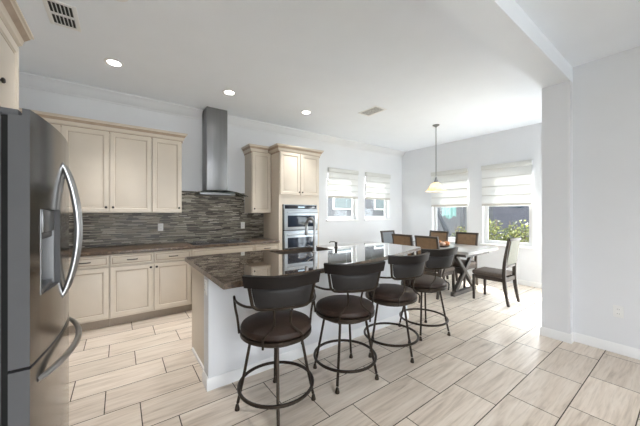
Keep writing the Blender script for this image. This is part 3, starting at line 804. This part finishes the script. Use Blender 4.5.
# sink basin
t = thing('kitchen_sink', 'dark brown undermount sink set into the island top', 'sink', ((SX0+SX1)/2, (SY0+SY1)/2, 0.70))
mb = MB(); bm = mb.bm
loops = []
for ins, z in ((-0.012, 0.885), (0.004, 0.885), (0.004, 0.905), (0.008, 0.905), (0.012, 0.86), (0.022, 0.70), (0.06, 0.685)):
    loops.append([bm.verts.new((x, y, z)) for x, y in rrect(SX0+ins, SX1-ins, SY0+ins, SY1-ins, 0.04)])
for a, b in zip(loops[1:-1], loops[2:]):
    for k in range(len(a)): bm.faces.new((a[k], a[(k+1) % len(a)], b[(k+1) % len(a)], b[k]))
bm.faces.new(loops[-1])
for v in loops[0]: bm.verts.remove(v)
mb.build('basin', M['sink'], t)
MB().lathe([(0, 0.687), (0.035, 0.687), (0.04, 0.690), (0.028, 0.692), (0.0, 0.690)], ((SX0+SX1)/2, (SY0+SY1)/2, 0)).build('drain', M['chrome'], t)
# faucet
fx, fy = 1.840, 2.635
t = thing('kitchen_faucet', 'brushed nickel gooseneck faucet with side lever on the island', 'faucet', (fx, fy, 0.926))
MB().lathe([(0, 0.926), (0.030, 0.926), (0.030, 0.934), (0.020, 0.944), (0.0175, 0.99), (0.0175, 1.03), (0.0, 1.03)], (fx, fy, 0)).build('base', M['chrome'], t)
pth = [(fx, fy, 1.02), (fx, fy, 1.12), (fx, fy, 1.22)]
for i in range(1, 13):
    a = math.pi*i/12
    pth.append((fx, fy + 0.085*(1-math.cos(a)), 1.235 + 0.085*math.sin(a)))
pth += [(fx, fy+0.170, 1.19)]
MB().tube(pth, 0.0145, 14).build('spout', M['chrome'], t)
MB().tube([(fx, fy+0.170, 1.215), (fx, fy+0.170, 1.18), (fx, fy+0.172, 1.13), (fx, fy+0.173, 1.115)], [0.0155, 0.020, 0.023, 0.018], 14).build('spray_head', M['chrome'], t)
MB().tube(catmull([(fx-0.010, fy, 0.985), (fx-0.045, fy+0.005, 0.992), (fx-0.09, fy+0.01, 1.018)], 5), [0.009]*6+[0.006]*5, 10).build('lever', M['chrome'], t)
# soap dispenser
sx, sy = 2.318, 2.822
t = thing('soap_dispenser', 'small dark pump soap dispenser on the island beside the faucet', 'soap dispenser', (sx, sy, 0.926))
MB().lathe([(0, 0.926), (0.024, 0.926), (0.024, 0.934), (0.015, 0.940), (0.015, 0.975), (0.018, 0.977), (0.018, 1.0), (0.0, 1.002)], (sx, sy, 0)).build('base', M['bronze'], t)
MB().tube(catmull([(sx, sy, 0.992), (sx-0.03, sy+0.01, 1.006), (sx-0.075, sy+0.03, 1.004), (sx-0.085, sy+0.033, 0.99)], 4), 0.006, 8).build('nozzle', M['bronze'], t)

# ------------------------------------------------------------------ bar stools
def make_stool():
    t = thing('bar_stool', 'x', 'bar stool', (0, 0, 0), 'swivel bar stools along the island')
    legs = []
    for k in range(4):
        a = R(45 + 90*k); c, s = math.cos(a), math.sin(a)
        p0, p1 = Vector((0.175*c, 0.175*s, 0.515)), Vector((0.272*c, 0.272*s, 0.0))
        f = p1 - (p1-p0).normalized()*0.012
        mb = MB().tube([p0, p0.lerp(p1, 0.5), Vector((p1.x, p1.y, 0.03)) + (p0-p1)*0.04], 0.0105, 10)
        mb.lathe([(0, 0), (0.017, 0.0), (0.018, 0.008), (0.0125, 0.030), (0.0105, 0.040), (0, 0.040)], (p1.x, p1.y, 0), seg=12)
        legs.append(mb.build('leg', M['stool_metal'], t))
    ring = [(0.262*math.cos(2*math.pi*i/48), 0.262*math.sin(2*math.pi*i/48), 0.165) for i in range(48)]
    MB().tube(ring, 0.0115, 10, closed=True).build('foot_ring', M['stool_metal'], t)
    MB().lathe([(0, 0.500), (0.19, 0.500), (0.19, 0.517), (0.11, 0.518), (0.09, 0.530), (0, 0.530)], seg=36).build('swivel_plate', M['stool_metal'], t)
    MB().lathe([(0, 0.531), (0.248, 0.531), (0.254, 0.536), (0.254, 0.556), (0.248, 0.561), (0, 0.561)], seg=48).build('seat_rim', M['stool_metal'], t)
    MB().lathe([(0, 0.562), (0.238, 0.562), (0.249, 0.572), (0.251, 0.588), (0.243, 0.604), (0.215, 0.618), (0.15, 0.630), (0.07, 0.636), (0, 0.637)], seg=48).build('seat_cushion', M['leather'], t)
    # backrest: y is behind the seat (-y), ends sweep forward
    def back_y(x, z): return -0.262 - 0.20*(z-0.75) + 0.95*x*x
    def rail(u, v):
        z = 0.922 + 0.075*v; w = 0.468 + 0.022*v; x = (u-0.5)*w
        return Vector((x, back_y(x, z) - 0.004, z + 0.010*(2*u-1)**2))
    MB().surf(rail, 20, 4, 0.026).build('top_rail', M['rail_wood'], t, angle=50)
    def outline(v):
        # width of the padded back by height: rounded lower corners
        w = 0.366 + 0.05*v
        if v < 0.25: w -= 0.05*(1 - math.sqrt(max(0, 1-((0.25-v)/0.25)**2)))
        return w
    def pad(u, v):
        z = 0.795 + 0.125*v; x = (u-0.5)*(outline(v)-0.03)
        return Vector((x, back_y(x, z), z))
    MB().surf(pad, 16, 10, lambda u, v: 0.014 + 0.026*(max(0, 16*u*(1-u)*v*(1-v)))**0.5).build('back_pad', M['leather_back'], t, angle=60)
    fr = [];
    for i in range(11): v = 1 - i/10; z = 0.787 + 0.14*v; x = -(outline(v))/2; fr.append((x, back_y(x, z), z))
    xs = fr[-1][0]
    for i in range(1, 12): x = xs + (-2*xs)*i/12; fr.append((x, back_y(x, 0.784), 0.784))
    for i in range(11): v = i/10; z = 0.787 + 0.14*v; x = outline(v)/2; fr.append((x, back_y(x, z), z))
    MB().tube(fr, 0.0105, 8).build('back_frame', M['stool_metal'], t)
    for s in (-1, 1):
        br = catmull([(s*0.125, -0.2565, 0.536), (s*0.125, -0.262, 0.585), (s*0.120, -0.262, 0.612), (s*0.085, -0.255, 0.640), (s*0.055, -0.252, 0.675), (s*0.052, -0.255, 0.72), (s*0.062, -0.268, 0.788)], 5)
        MB().tube(br, 0.0075, 8).build('back_bracket', M['stool_metal'], t)
        xa = s*0.188
        arm = catmull([(xa, back_y(xa, 0.80), 0.80), (s*0.225, -0.19, 0.793), (s*0.262, -0.10, 0.786), (s*0.284, -0.01, 0.783), (s*0.290, 0.018, 0.798), (s*0.291, 0.038, 0.796), (s*0.289, 0.034, 0.770), (s*0.283, 0.02, 0.72), (s*0.268, 0.02, 0.64), (s*0.258, 0.015, 0.545)], 5)
        MB().tube(arm, 0.0085, 8).build('armrest', M['stool_metal'], t)
    return t, legs
proto, _ = make_stool()
stools = [(0.915, 1.793, -18, 20.4, 'dark swivel bar stool closest to the refrigerator, before the open end of the island'),
          (1.571, 1.793, -24, -8.6, 'dark swivel bar stool second from the refrigerator end of the island'),
          (2.218, 1.829, -11, -50.5, 'dark swivel bar stool third from the refrigerator end of the island'),
          (2.886, 1.900, -17, -17.6, 'dark swivel bar stool nearest the dining table')]
allst = [proto] + [copy_tree(proto) for _ in stools[1:]]
for o, (x, y, rz, la, lab) in zip(allst, stools):
    o.location = (x, y, 0); o.rotation_euler = (0, 0, R(rz)); o['label'] = lab
    for ch in kids(o):
        if ch.name.startswith('leg'): ch.rotation_euler = (0, 0, R(la - rz))     # the base keeps its own turn under the swivel seat

# ------------------------------------------------------------------ dining table
t = thing('dining_table', 'grey washed wooden trestle dining table by the windows', 'dining table', (4.85, 2.915, 0))
TX_0, TX_1, TY_0, TY_1 = 4.38, 5.46, 2.095, 3.745
MB().box(TX_0, TX_1, TY_0, TY_1, 0.722, 0.770, 0.006).build('table_top', M['table_wood'], t)
MB().box(TX_0+0.12, TX_1-0.12, TY_0+0.10, TY_1-0.10, 0.665, 0.721).build('apron', M['table_leg'], t)
for y in (2.395, 3.38):
    MB().box(4.46, 5.24, y-0.035, y+0.035, 0.0, 0.065, 0.006).build('foot', M['table_leg'], t)
    mb = MB().beam((4.54, y, 0.065), (5.14, y, 0.665), 0.07, 0.055, up=(0, 1, 0), bev=0.004).build('leg', M['table_leg'], t)
    mb = MB().beam((5.16, y-0.004, 0.065), (4.56, y-0.004, 0.665), 0.062, 0.055, up=(0, 1, 0), bev=0.004).build('leg', M['table_leg'], t)
MB().box(4.81, 4.89, 2.424, 3.351, 0.32, 0.42, 0.005).build('stretcher', M['table_leg'], t)

# centrepiece
bx, by = 4.72, 2.72
t = thing('fruit_bowl', 'low dark wooden bowl in the middle of the dining table', 'bowl', (bx, by, 0.770))
MB().lathe([(0, 0.7705), (0.06, 0.7705), (0.065, 0.775), (0.12, 0.79), (0.135, 0.805), (0.128, 0.807), (0.11, 0.796), (0.06, 0.777), (0, 0.775)], (bx, by, 0), seg=32).build('bowl_shell', M['bowl'], t)
def gourd(x, y, z, r, mat, label):
    t = thing('pumpkin', label, 'pumpkin', (x, y, z), 'small pumpkins in the table bowl')
    mb = MB(); N, K = 32, 12; rings = []
    for j in range(1, K):
        th = math.pi*j/K
        ring = []
        for i in range(N):
            ph = 2*math.pi*i/N; rr = r*(1+0.07*math.cos(8*ph))
            ring.append(mb.bm.verts.new((x+rr*math.sin(th)*math.cos(ph), y+rr*math.sin(th)*math.sin(ph), z + r*0.8*(1-math.cos(th)*(1-0.0)) - 0.12*r*math.exp(-(th/0.5)**2)*0)))
        rings.append(ring)
    for a, b in zip(rings[:-1], rings[1:]):
        for i in range(N): mb.bm.faces.new((a[i], a[(i+1)%N], b[(i+1)%N], b[i]))
    mb.bm.faces.new(rings[0]); mb.bm.faces.new(rings[-1])
    mb.build('pumpkin_body', mat, t, angle=60)
    MB().tube(catmull([(x, y, z+1.55*r), (x+0.004, y, z+1.75*r), (x+0.014, y, z+1.95*r)], 3), [0.009, 0.008, 0.007, 0.006, 0.006, 0.006, 0.005], 7).build('stem', M['stem'], t)
gourd(bx-0.005, by+0.055, 0.795, 0.056, M['pumpkin'], 'orange pumpkin at the back of the bowl on the dining table')
gourd(bx-0.060, by-0.035, 0.793, 0.050, M['pumpkin_pale'], 'pale pinkish pumpkin in the bowl on the dining table')
gourd(bx+0.055, by-0.045, 0.794, 0.053, M['pumpkin'], 'orange pumpkin at the window side of the bowl on the dining table')

# ------------------------------------------------------------------ dining chairs
def make_chair():
    t = thing('dining_chair', 'x', 'chair', (0, 0, 0), 'upholstered dining chairs around the table')
    for s in (-1, 1):
        MB().beam((s*0.195, 0.225, 0.40), (s*0.195, 0.230, 0.0), 0.042, 0.042, bev=0.003, w1=0.030, d1=0.030).build('leg', M['chair_wood'], t)
        mb = MB()
        pts = [(-0.262, 0.0), (-0.222, 0.22), (-0.205, 0.42), (-0.212, 0.62), (-0.238, 0.82), (-0.270, 1.0)]
        cv = [Vector((s*0.195, y, z)) for y, z in pts]; cv = catmull(cv, 4); ring = []
        for i, p in enumerate(cv):
            k = i/(len(cv)-1); d = 0.030 + 0.018*math.sin(math.pi*min(1, k*1.15))
            ring.append([mb.bm.verts.new((p.x+a*0.017, p.y+b*d/2, p.z)) for a, b in ((-1,-1),(1,-1),(1,1),(-1,1))])
        for a, b in zip(ring[:-1], ring[1:]):
            for q in range(4): mb.bm.faces.new((a[q], a[(q+1)%4], b[(q+1)%4], b[q]))
        mb.bm.faces.new(ring[0][::-1]); mb.bm.faces.new(ring[-1])
        mb.build('leg', M['chair_wood'], t)
    mb = MB().box(-0.175, 0.175, 0.212, 0.238, 0.345, 0.405).box(-0.175, 0.175, -0.218, -0.195, 0.345, 0.405)
    for s in (-1, 1): mb.box(s*0.195-0.012, s*0.195+0.012, -0.19, 0.205, 0.345, 0.405)
    mb.build('seat_frame', M['chair_wood'], t)
    mb = MB().box(-0.215, 0.215, -0.180, 0.255, 0.406, 0.472, 0.024, seg=4); mb.build('seat', M['seat_fabric'], t, angle=60)
    def yb_(z): 
        return -0.212 - 0.158*(max(0, z-0.62))
    MB().surf(lambda u, v: Vector(((u-0.5)*0.354, yb_(0.60+0.375*v), 0.60+0.375*v)), 6, 10, lambda u, v: 0.018+0.022*(max(0, 16*u*(1-u)*v*(1-v)))**0.4, 0).build('backrest', M['back_fabric'], t, angle=60)
    MB().surf(lambda u, v: Vector(((u-0.5)*0.348, yb_(0.605+0.365*v)-0.0215, 0.605+0.365*v)), 4, 8, 0.004).build('back_cover', M['back_linen'], t, angle=60)
    MB().beam((-0.212, -0.272, 0.985), (0.212, -0.272, 0.985), 0.042, 0.034, bev=0.004).build('top_rail', M['chair_wood'], t)
    MB().beam((-0.178, -0.212, 0.575), (0.178, -0.212, 0.575), 0.026, 0.032, bev=0.003).build('lower_rail', M['chair_wood'], t)
    return t
cp0 = make_chair()
# (x, y, turn of the facing direction from +y)
chairs = [(4.83, 1.905, 0, 'dark framed dining chair at the near end of the table, seen from the side'),
          (4.385, 2.655, -90, 'brown dining chair on the island side of the table, closer to the bar stools'),
          (4.365, 3.13, -90, 'brown dining chair on the island side of the table, farther from the bar stools'),
          (5.29, 2.69, 90, 'brown dining chair on the window side of the table, nearer the pillar'),
          (5.29, 3.28, 90, 'brown dining chair on the window side of the table, behind the pumpkins'),
          (4.72, 3.715, 180, 'dining chair at the far end of the table, before the room corner')]
allc = [cp0] + [copy_tree(cp0) for _ in chairs[1:]]
for o, (x, y, rz, lab) in zip(allc, chairs):
    o.location = (x, y, 0); o.rotation_euler = (0, 0, R(rz)); o['label'] = lab
    light_tint = {-90: ('back_cover', 'back_fabric'), 180: ('backrest', 'slate_fabric')}.get(rz)  # chairs are alike; the light's colour cast is put into their back fabrics
    if light_tint:
        for ch in kids(o):
            if ch.name.startswith(light_tint[0]):
                ch.material_slots[0].link = 'OBJECT'; ch.material_slots[0].material = M[light_tint[1]]

# ------------------------------------------------------------------ pendant lamp
px, py = 4.836, 2.915
t = thing('pendant_lamp', 'pendant lamp with cream glass bell shade over the dining table', 'pendant lamp', (px, py, ZC))
MB().lathe([(0, ZC-0.001), (0.062, ZC-0.001), (0.060, ZC-0.012), (0.030, ZC-0.028), (0.012, ZC-0.045), (0, ZC-0.045)], (px, py, 0)).build('canopy', M['steel'], t)
MB().tube([(px, py, ZC-0.04), (px, py, 2.04)], 0.0075, 10).build('rod', M['steel'], t)
MB().lathe([(0, 2.06), (0.015, 2.06), (0.022, 2.02), (0.034, 1.985), (0.032, 1.955), (0, 1.955)], (px, py, 0)).build('socket_cap', M['steel'], t)
out = [(0.030, 1.968), (0.058, 1.955), (0.090, 1.925), (0.118, 1.880), (0.150, 1.835), (0.186, 1.805), (0.190, 1.795)]
inn = [(r-0.006, z-0.003) for r, z in out[::-1]]
MB().lathe(out + inn, (px, py, 0), seg=40, closed=True).build('lamp_shade', M['pendant'], t, angle=60)
MB().lathe([(0, 1.945), (0.012, 1.945), (0.014, 1.92), (0.028, 1.89), (0.030, 1.865), (0.020, 1.845), (0, 1.84)], (px, py, 0), seg=20).build('bulb', M['bulb'], t)
pl = lamp('pendant_glow', 'POINT', (px, py, 1.80), (0, 0, -1), 2.0, (1.0, 0.88, 0.72), shadow_soft_size=0.03); pl.parent = t; pl.location = (0, 0, 1.80-ZC)

# ------------------------------------------------------------------ recessed downlights
def can(x, y, label):
    t = thing('recessed_downlight', label, 'ceiling light', (x, y, ZC), 'recessed downlights in the kitchen ceiling')
    MB().lathe([(0.062, ZC-0.001), (0.092, ZC-0.001), (0.090, ZC-0.006), (0.070, ZC-0.010), (0.062, ZC-0.008)], (x, y, 0), seg=32, closed=True).build('trim_ring', M['trim'], t)
    MB().lathe([(0, ZC-0.001), (0.061, ZC-0.001), (0.061, ZC-0.006), (0.03, ZC-0.0085), (0, ZC-0.009)], (x, y, 0), seg=32).build('lens', M['lens'], t)
    l = lamp('downlight_beam', 'SPOT', (x, y, ZC-0.03), (0, 0, -1), 50.0, (1.0, 0.985, 0.965), spot_size=R(84), spot_blend=1.0, shadow_soft_size=0.06)
    l.parent = t; l.location = (0, 0, -0.03)
can(-0.052, 3.80, 'lit recessed downlight leftmost of the ceiling row before the hood wall')
can(1.220, 3.80, 'lit recessed downlight next to the range hood chimney')
can(2.483, 3.80, 'lit recessed downlight above the wall ovens')
can(-0.03, 2.585, 'lit recessed downlight cut off by the top edge of the photo')

# ------------------------------------------------------------------ ceiling vents
def vent(x0, x1, y0, y1, label, cols, ns, sl):
    t = thing('ceiling_vent', label, 'air vent', ((x0+x1)/2, (y0+y1)/2, ZC)); f = 0.028; z = ZC
    mb = MB().box(x0, x0+f, y0, y1, z-0.010, z-0.001, 0.002).box(x1-f, x1, y0, y1, z-0.010, z-0.001, 0.002).box(x0+f, x1-f, y0, y0+f, z-0.010, z-0.001, 0.002).box(x0+f, x1-f, y1-f, y1, z-0.010, z-0.001, 0.002)
    mb.build('frame', M['trim'], t)
    MB().box(x0+f, x1-f, y0+f, y1-f, z-0.0025, z-0.001).build('backing', M['vent'], t)
    w = (x1-x0-2*f); g = 0.012
    if cols == 2:
        MB().box(x0+f, x1-f, (y0+y1)/2-g, (y0+y1)/2+g, z-0.0115, z-0.003).build('divider', M['trim'], t)
        for i in range(ns):
            xx = x0+f + w*(i+0.0)/(ns-1)
            MB().beam((xx, y0+f, z-0.008), (xx, y1-f, z-0.008), sl, 0.0022, up=(0.8, 0, 0.6)).build('slat', M['trim'], t)
        return
    for i in range(ns):
        yy = y0+f + (y1-y0-2*f)*(i+0.5)/ns
        MB().beam((x0+f, yy, z-0.009), (x1-f, yy, z-0.009), sl, 0.0022, up=(0, 0.55, 0.83)).build('slat', M['trim'], t)
vent(-0.49, -0.285, 2.955, 3.325, 'white ceiling vent with open louvres near the refrigerator', 2, 7, 0.014)
vent(3.20, 3.46, 2.93, 3.33, 'white ceiling vent between the kitchen and the dining table', 1, 12, 0.007)

# ------------------------------------------------------------------ outside
struct(MB().box(-8, 22, -8, 22, -0.40, -0.30).build('ground', M['grass']))
struct(MB().box(7.2, 8.9, 1.6, 6.5, -0.30, -0.24).build('planting_bed', M['mulch']))
def shrub(x, y, h, r, label, n):
    t = thing('garden_shrub', label, 'shrub', (x, y, -0.25), 'leafy shrubs outside the tall windows')
    st = MB(); lf = MB(); rr = random.Random(int(x*100+y*1000))
    for k in range(8):
        a = rr.uniform(0, 6.28); q = rr.uniform(0.2, 0.8)*r
        st.tube([(x, y, -0.25), (x+q*0.4*math.cos(a), y+q*0.4*math.sin(a), -0.25+h*0.5), (x+q*math.cos(a), y+q*math.sin(a), -0.25+h*rr.uniform(0.75, 1.0))], 0.010, 6)
    st.build('stems', M['bark'], t)
    for k in range(n):
        a = rr.uniform(0, 6.28); q = r*math.sqrt(rr.random()); z = -0.25 + h*(0.18 + 0.82*rr.random()*(1-0.35*(q/r)**2))
        c = Vector((x+q*math.cos(a), y+q*math.sin(a), z)); d = Vector((rr.uniform(-1,1), rr.uniform(-1,1), rr.uniform(-0.2,1))).normalized()
        s = d.cross(Vector((rr.uniform(-1,1), rr.uniform(-1,1), rr.uniform(-1,1)))).normalized(); L = rr.uniform(0.05, 0.10); w = L*0.32
        v = [lf.bm.verts.new(c), lf.bm.verts.new(c+d*L*0.5+s*w), lf.bm.verts.new(c+d*L), lf.bm.verts.new(c+d*L*0.5-s*w)]
        lf.bm.faces.new(v)
    lf.build('foliage', M['leaf'], t)
shrub(7.75, 3.20, 1.55, 0.40, 'leafy green shrub outside, left in the tall window by the pillar', 1300)
shrub(7.95, 2.55, 1.46, 0.37, 'leafy green shrub outside, middle of the tall window by the pillar', 1300)
shrub(8.15, 1.88, 1.20, 0.36, 'leafy green shrub outside, right in the tall window by the pillar', 1100)
shrub(7.9, 3.97, 1.30, 0.30, 'small yellow-green shrub outside the window behind the pendant lamp', 700)
# neighbouring house to the east
t = thing('neighbour_house', 'lavender grey house wall seen through the tall windows', 'house', (13.5, 4, -0.3))
MB().box(13.0, 17.0, -2.0, 5.2, -0.3, 2.6).build('wall', M['stucco'], t)
MB().box(13.6, 17.0, 5.2, 9.5, -0.3, 2.6).build('side_wing', M['stucco_pale'], t)
mb = MB(); mb.extrude([(12.5, 2.6), (15.0, 4.4), (17.5, 2.6)], 'y', -2.5, 10.0); mb.build('roof', M['roof'], t)
MB().box(12.98, 13.0, 4.1, 4.6, 1.6, 2.2).build('window', M['oven_glass'], t)
# house to the north
t = thing('neighbour_house', 'grey house with a white framed window seen through the small windows', 'house', (9, 12, -0.3))
MB().box(3.0, 16.0, 10.5, 14.0, -0.3, 2.9).build('wall', M['stucco_pale'], t)
mb = MB(); mb.extrude([(10.0, 2.9), (12.0, 4.3), (14.5, 2.9)], 'x', 2.6, 16.4); mb.build('roof', M['roof'], t)
for x in (8.4, 11.3):
    f = MB().box(x, x+1.5, 10.44, 10.5, 1.55, 2.45, 0.01).build('window', M['trim'], t)
    MB().box(x+0.08, x+1.42, 10.425, 10.44, 1.63, 2.37).build('pane', M['pale_pane'], f)
# lanai things in the window behind the pendant
t = thing('patio_curtain', 'turquoise curtain hanging on the patio outside the window behind the pendant lamp', 'curtain', (9.6, 5.3, 0))
def curt(u, v): return Vector((9.6 + 0.035*math.sin(u*24), 5.02 + 0.50*u, 1.22 + 1.45*v + 0.06*math.sin(u*9)*(1-v)))
MB().surf(curt, 60, 8, 0.006).build('cloth', M['teal'], t, angle=60)
MB().tube([(9.6, 4.96, 2.68), (9.6, 5.6, 2.68)], 0.015, 8).build('rod', M['post'], t)
t = thing('patio_post', 'dark grey upright post outside the window behind the pendant lamp', 'post', (9.5, 4.85, -0.3))
MB().box(9.45, 9.55, 4.70, 4.80, -0.3, 2.7, 0.005).box(9.42, 9.58, 4.67, 4.83, -0.3, -0.22, 0.005).build('shaft', M['post'], t)
MB().box(9.40, 9.60, 4.2, 6.8, 2.7, 2.85, 0.005).build('beam', M['post'], t)
t = thing('patio_umbrella', 'closed dark umbrella leaning outside the window behind the pendant lamp', 'umbrella', (8.9, 4.9, -0.3))
MB().tube([(8.9, 4.44, -0.3), (8.9, 5.62, 2.06)], 0.018, 8).build('pole', M['post'], t)
MB().tube([(8.9, 4.80, 0.42), (8.9, 4.89, 0.60), (8.9, 5.10, 1.02), (8.9, 5.36, 1.54), (8.9, 5.59, 2.0)], [0.05, 0.085, 0.070, 0.045, 0.02], 12).build('canopy', M['dark_cloth'], t)
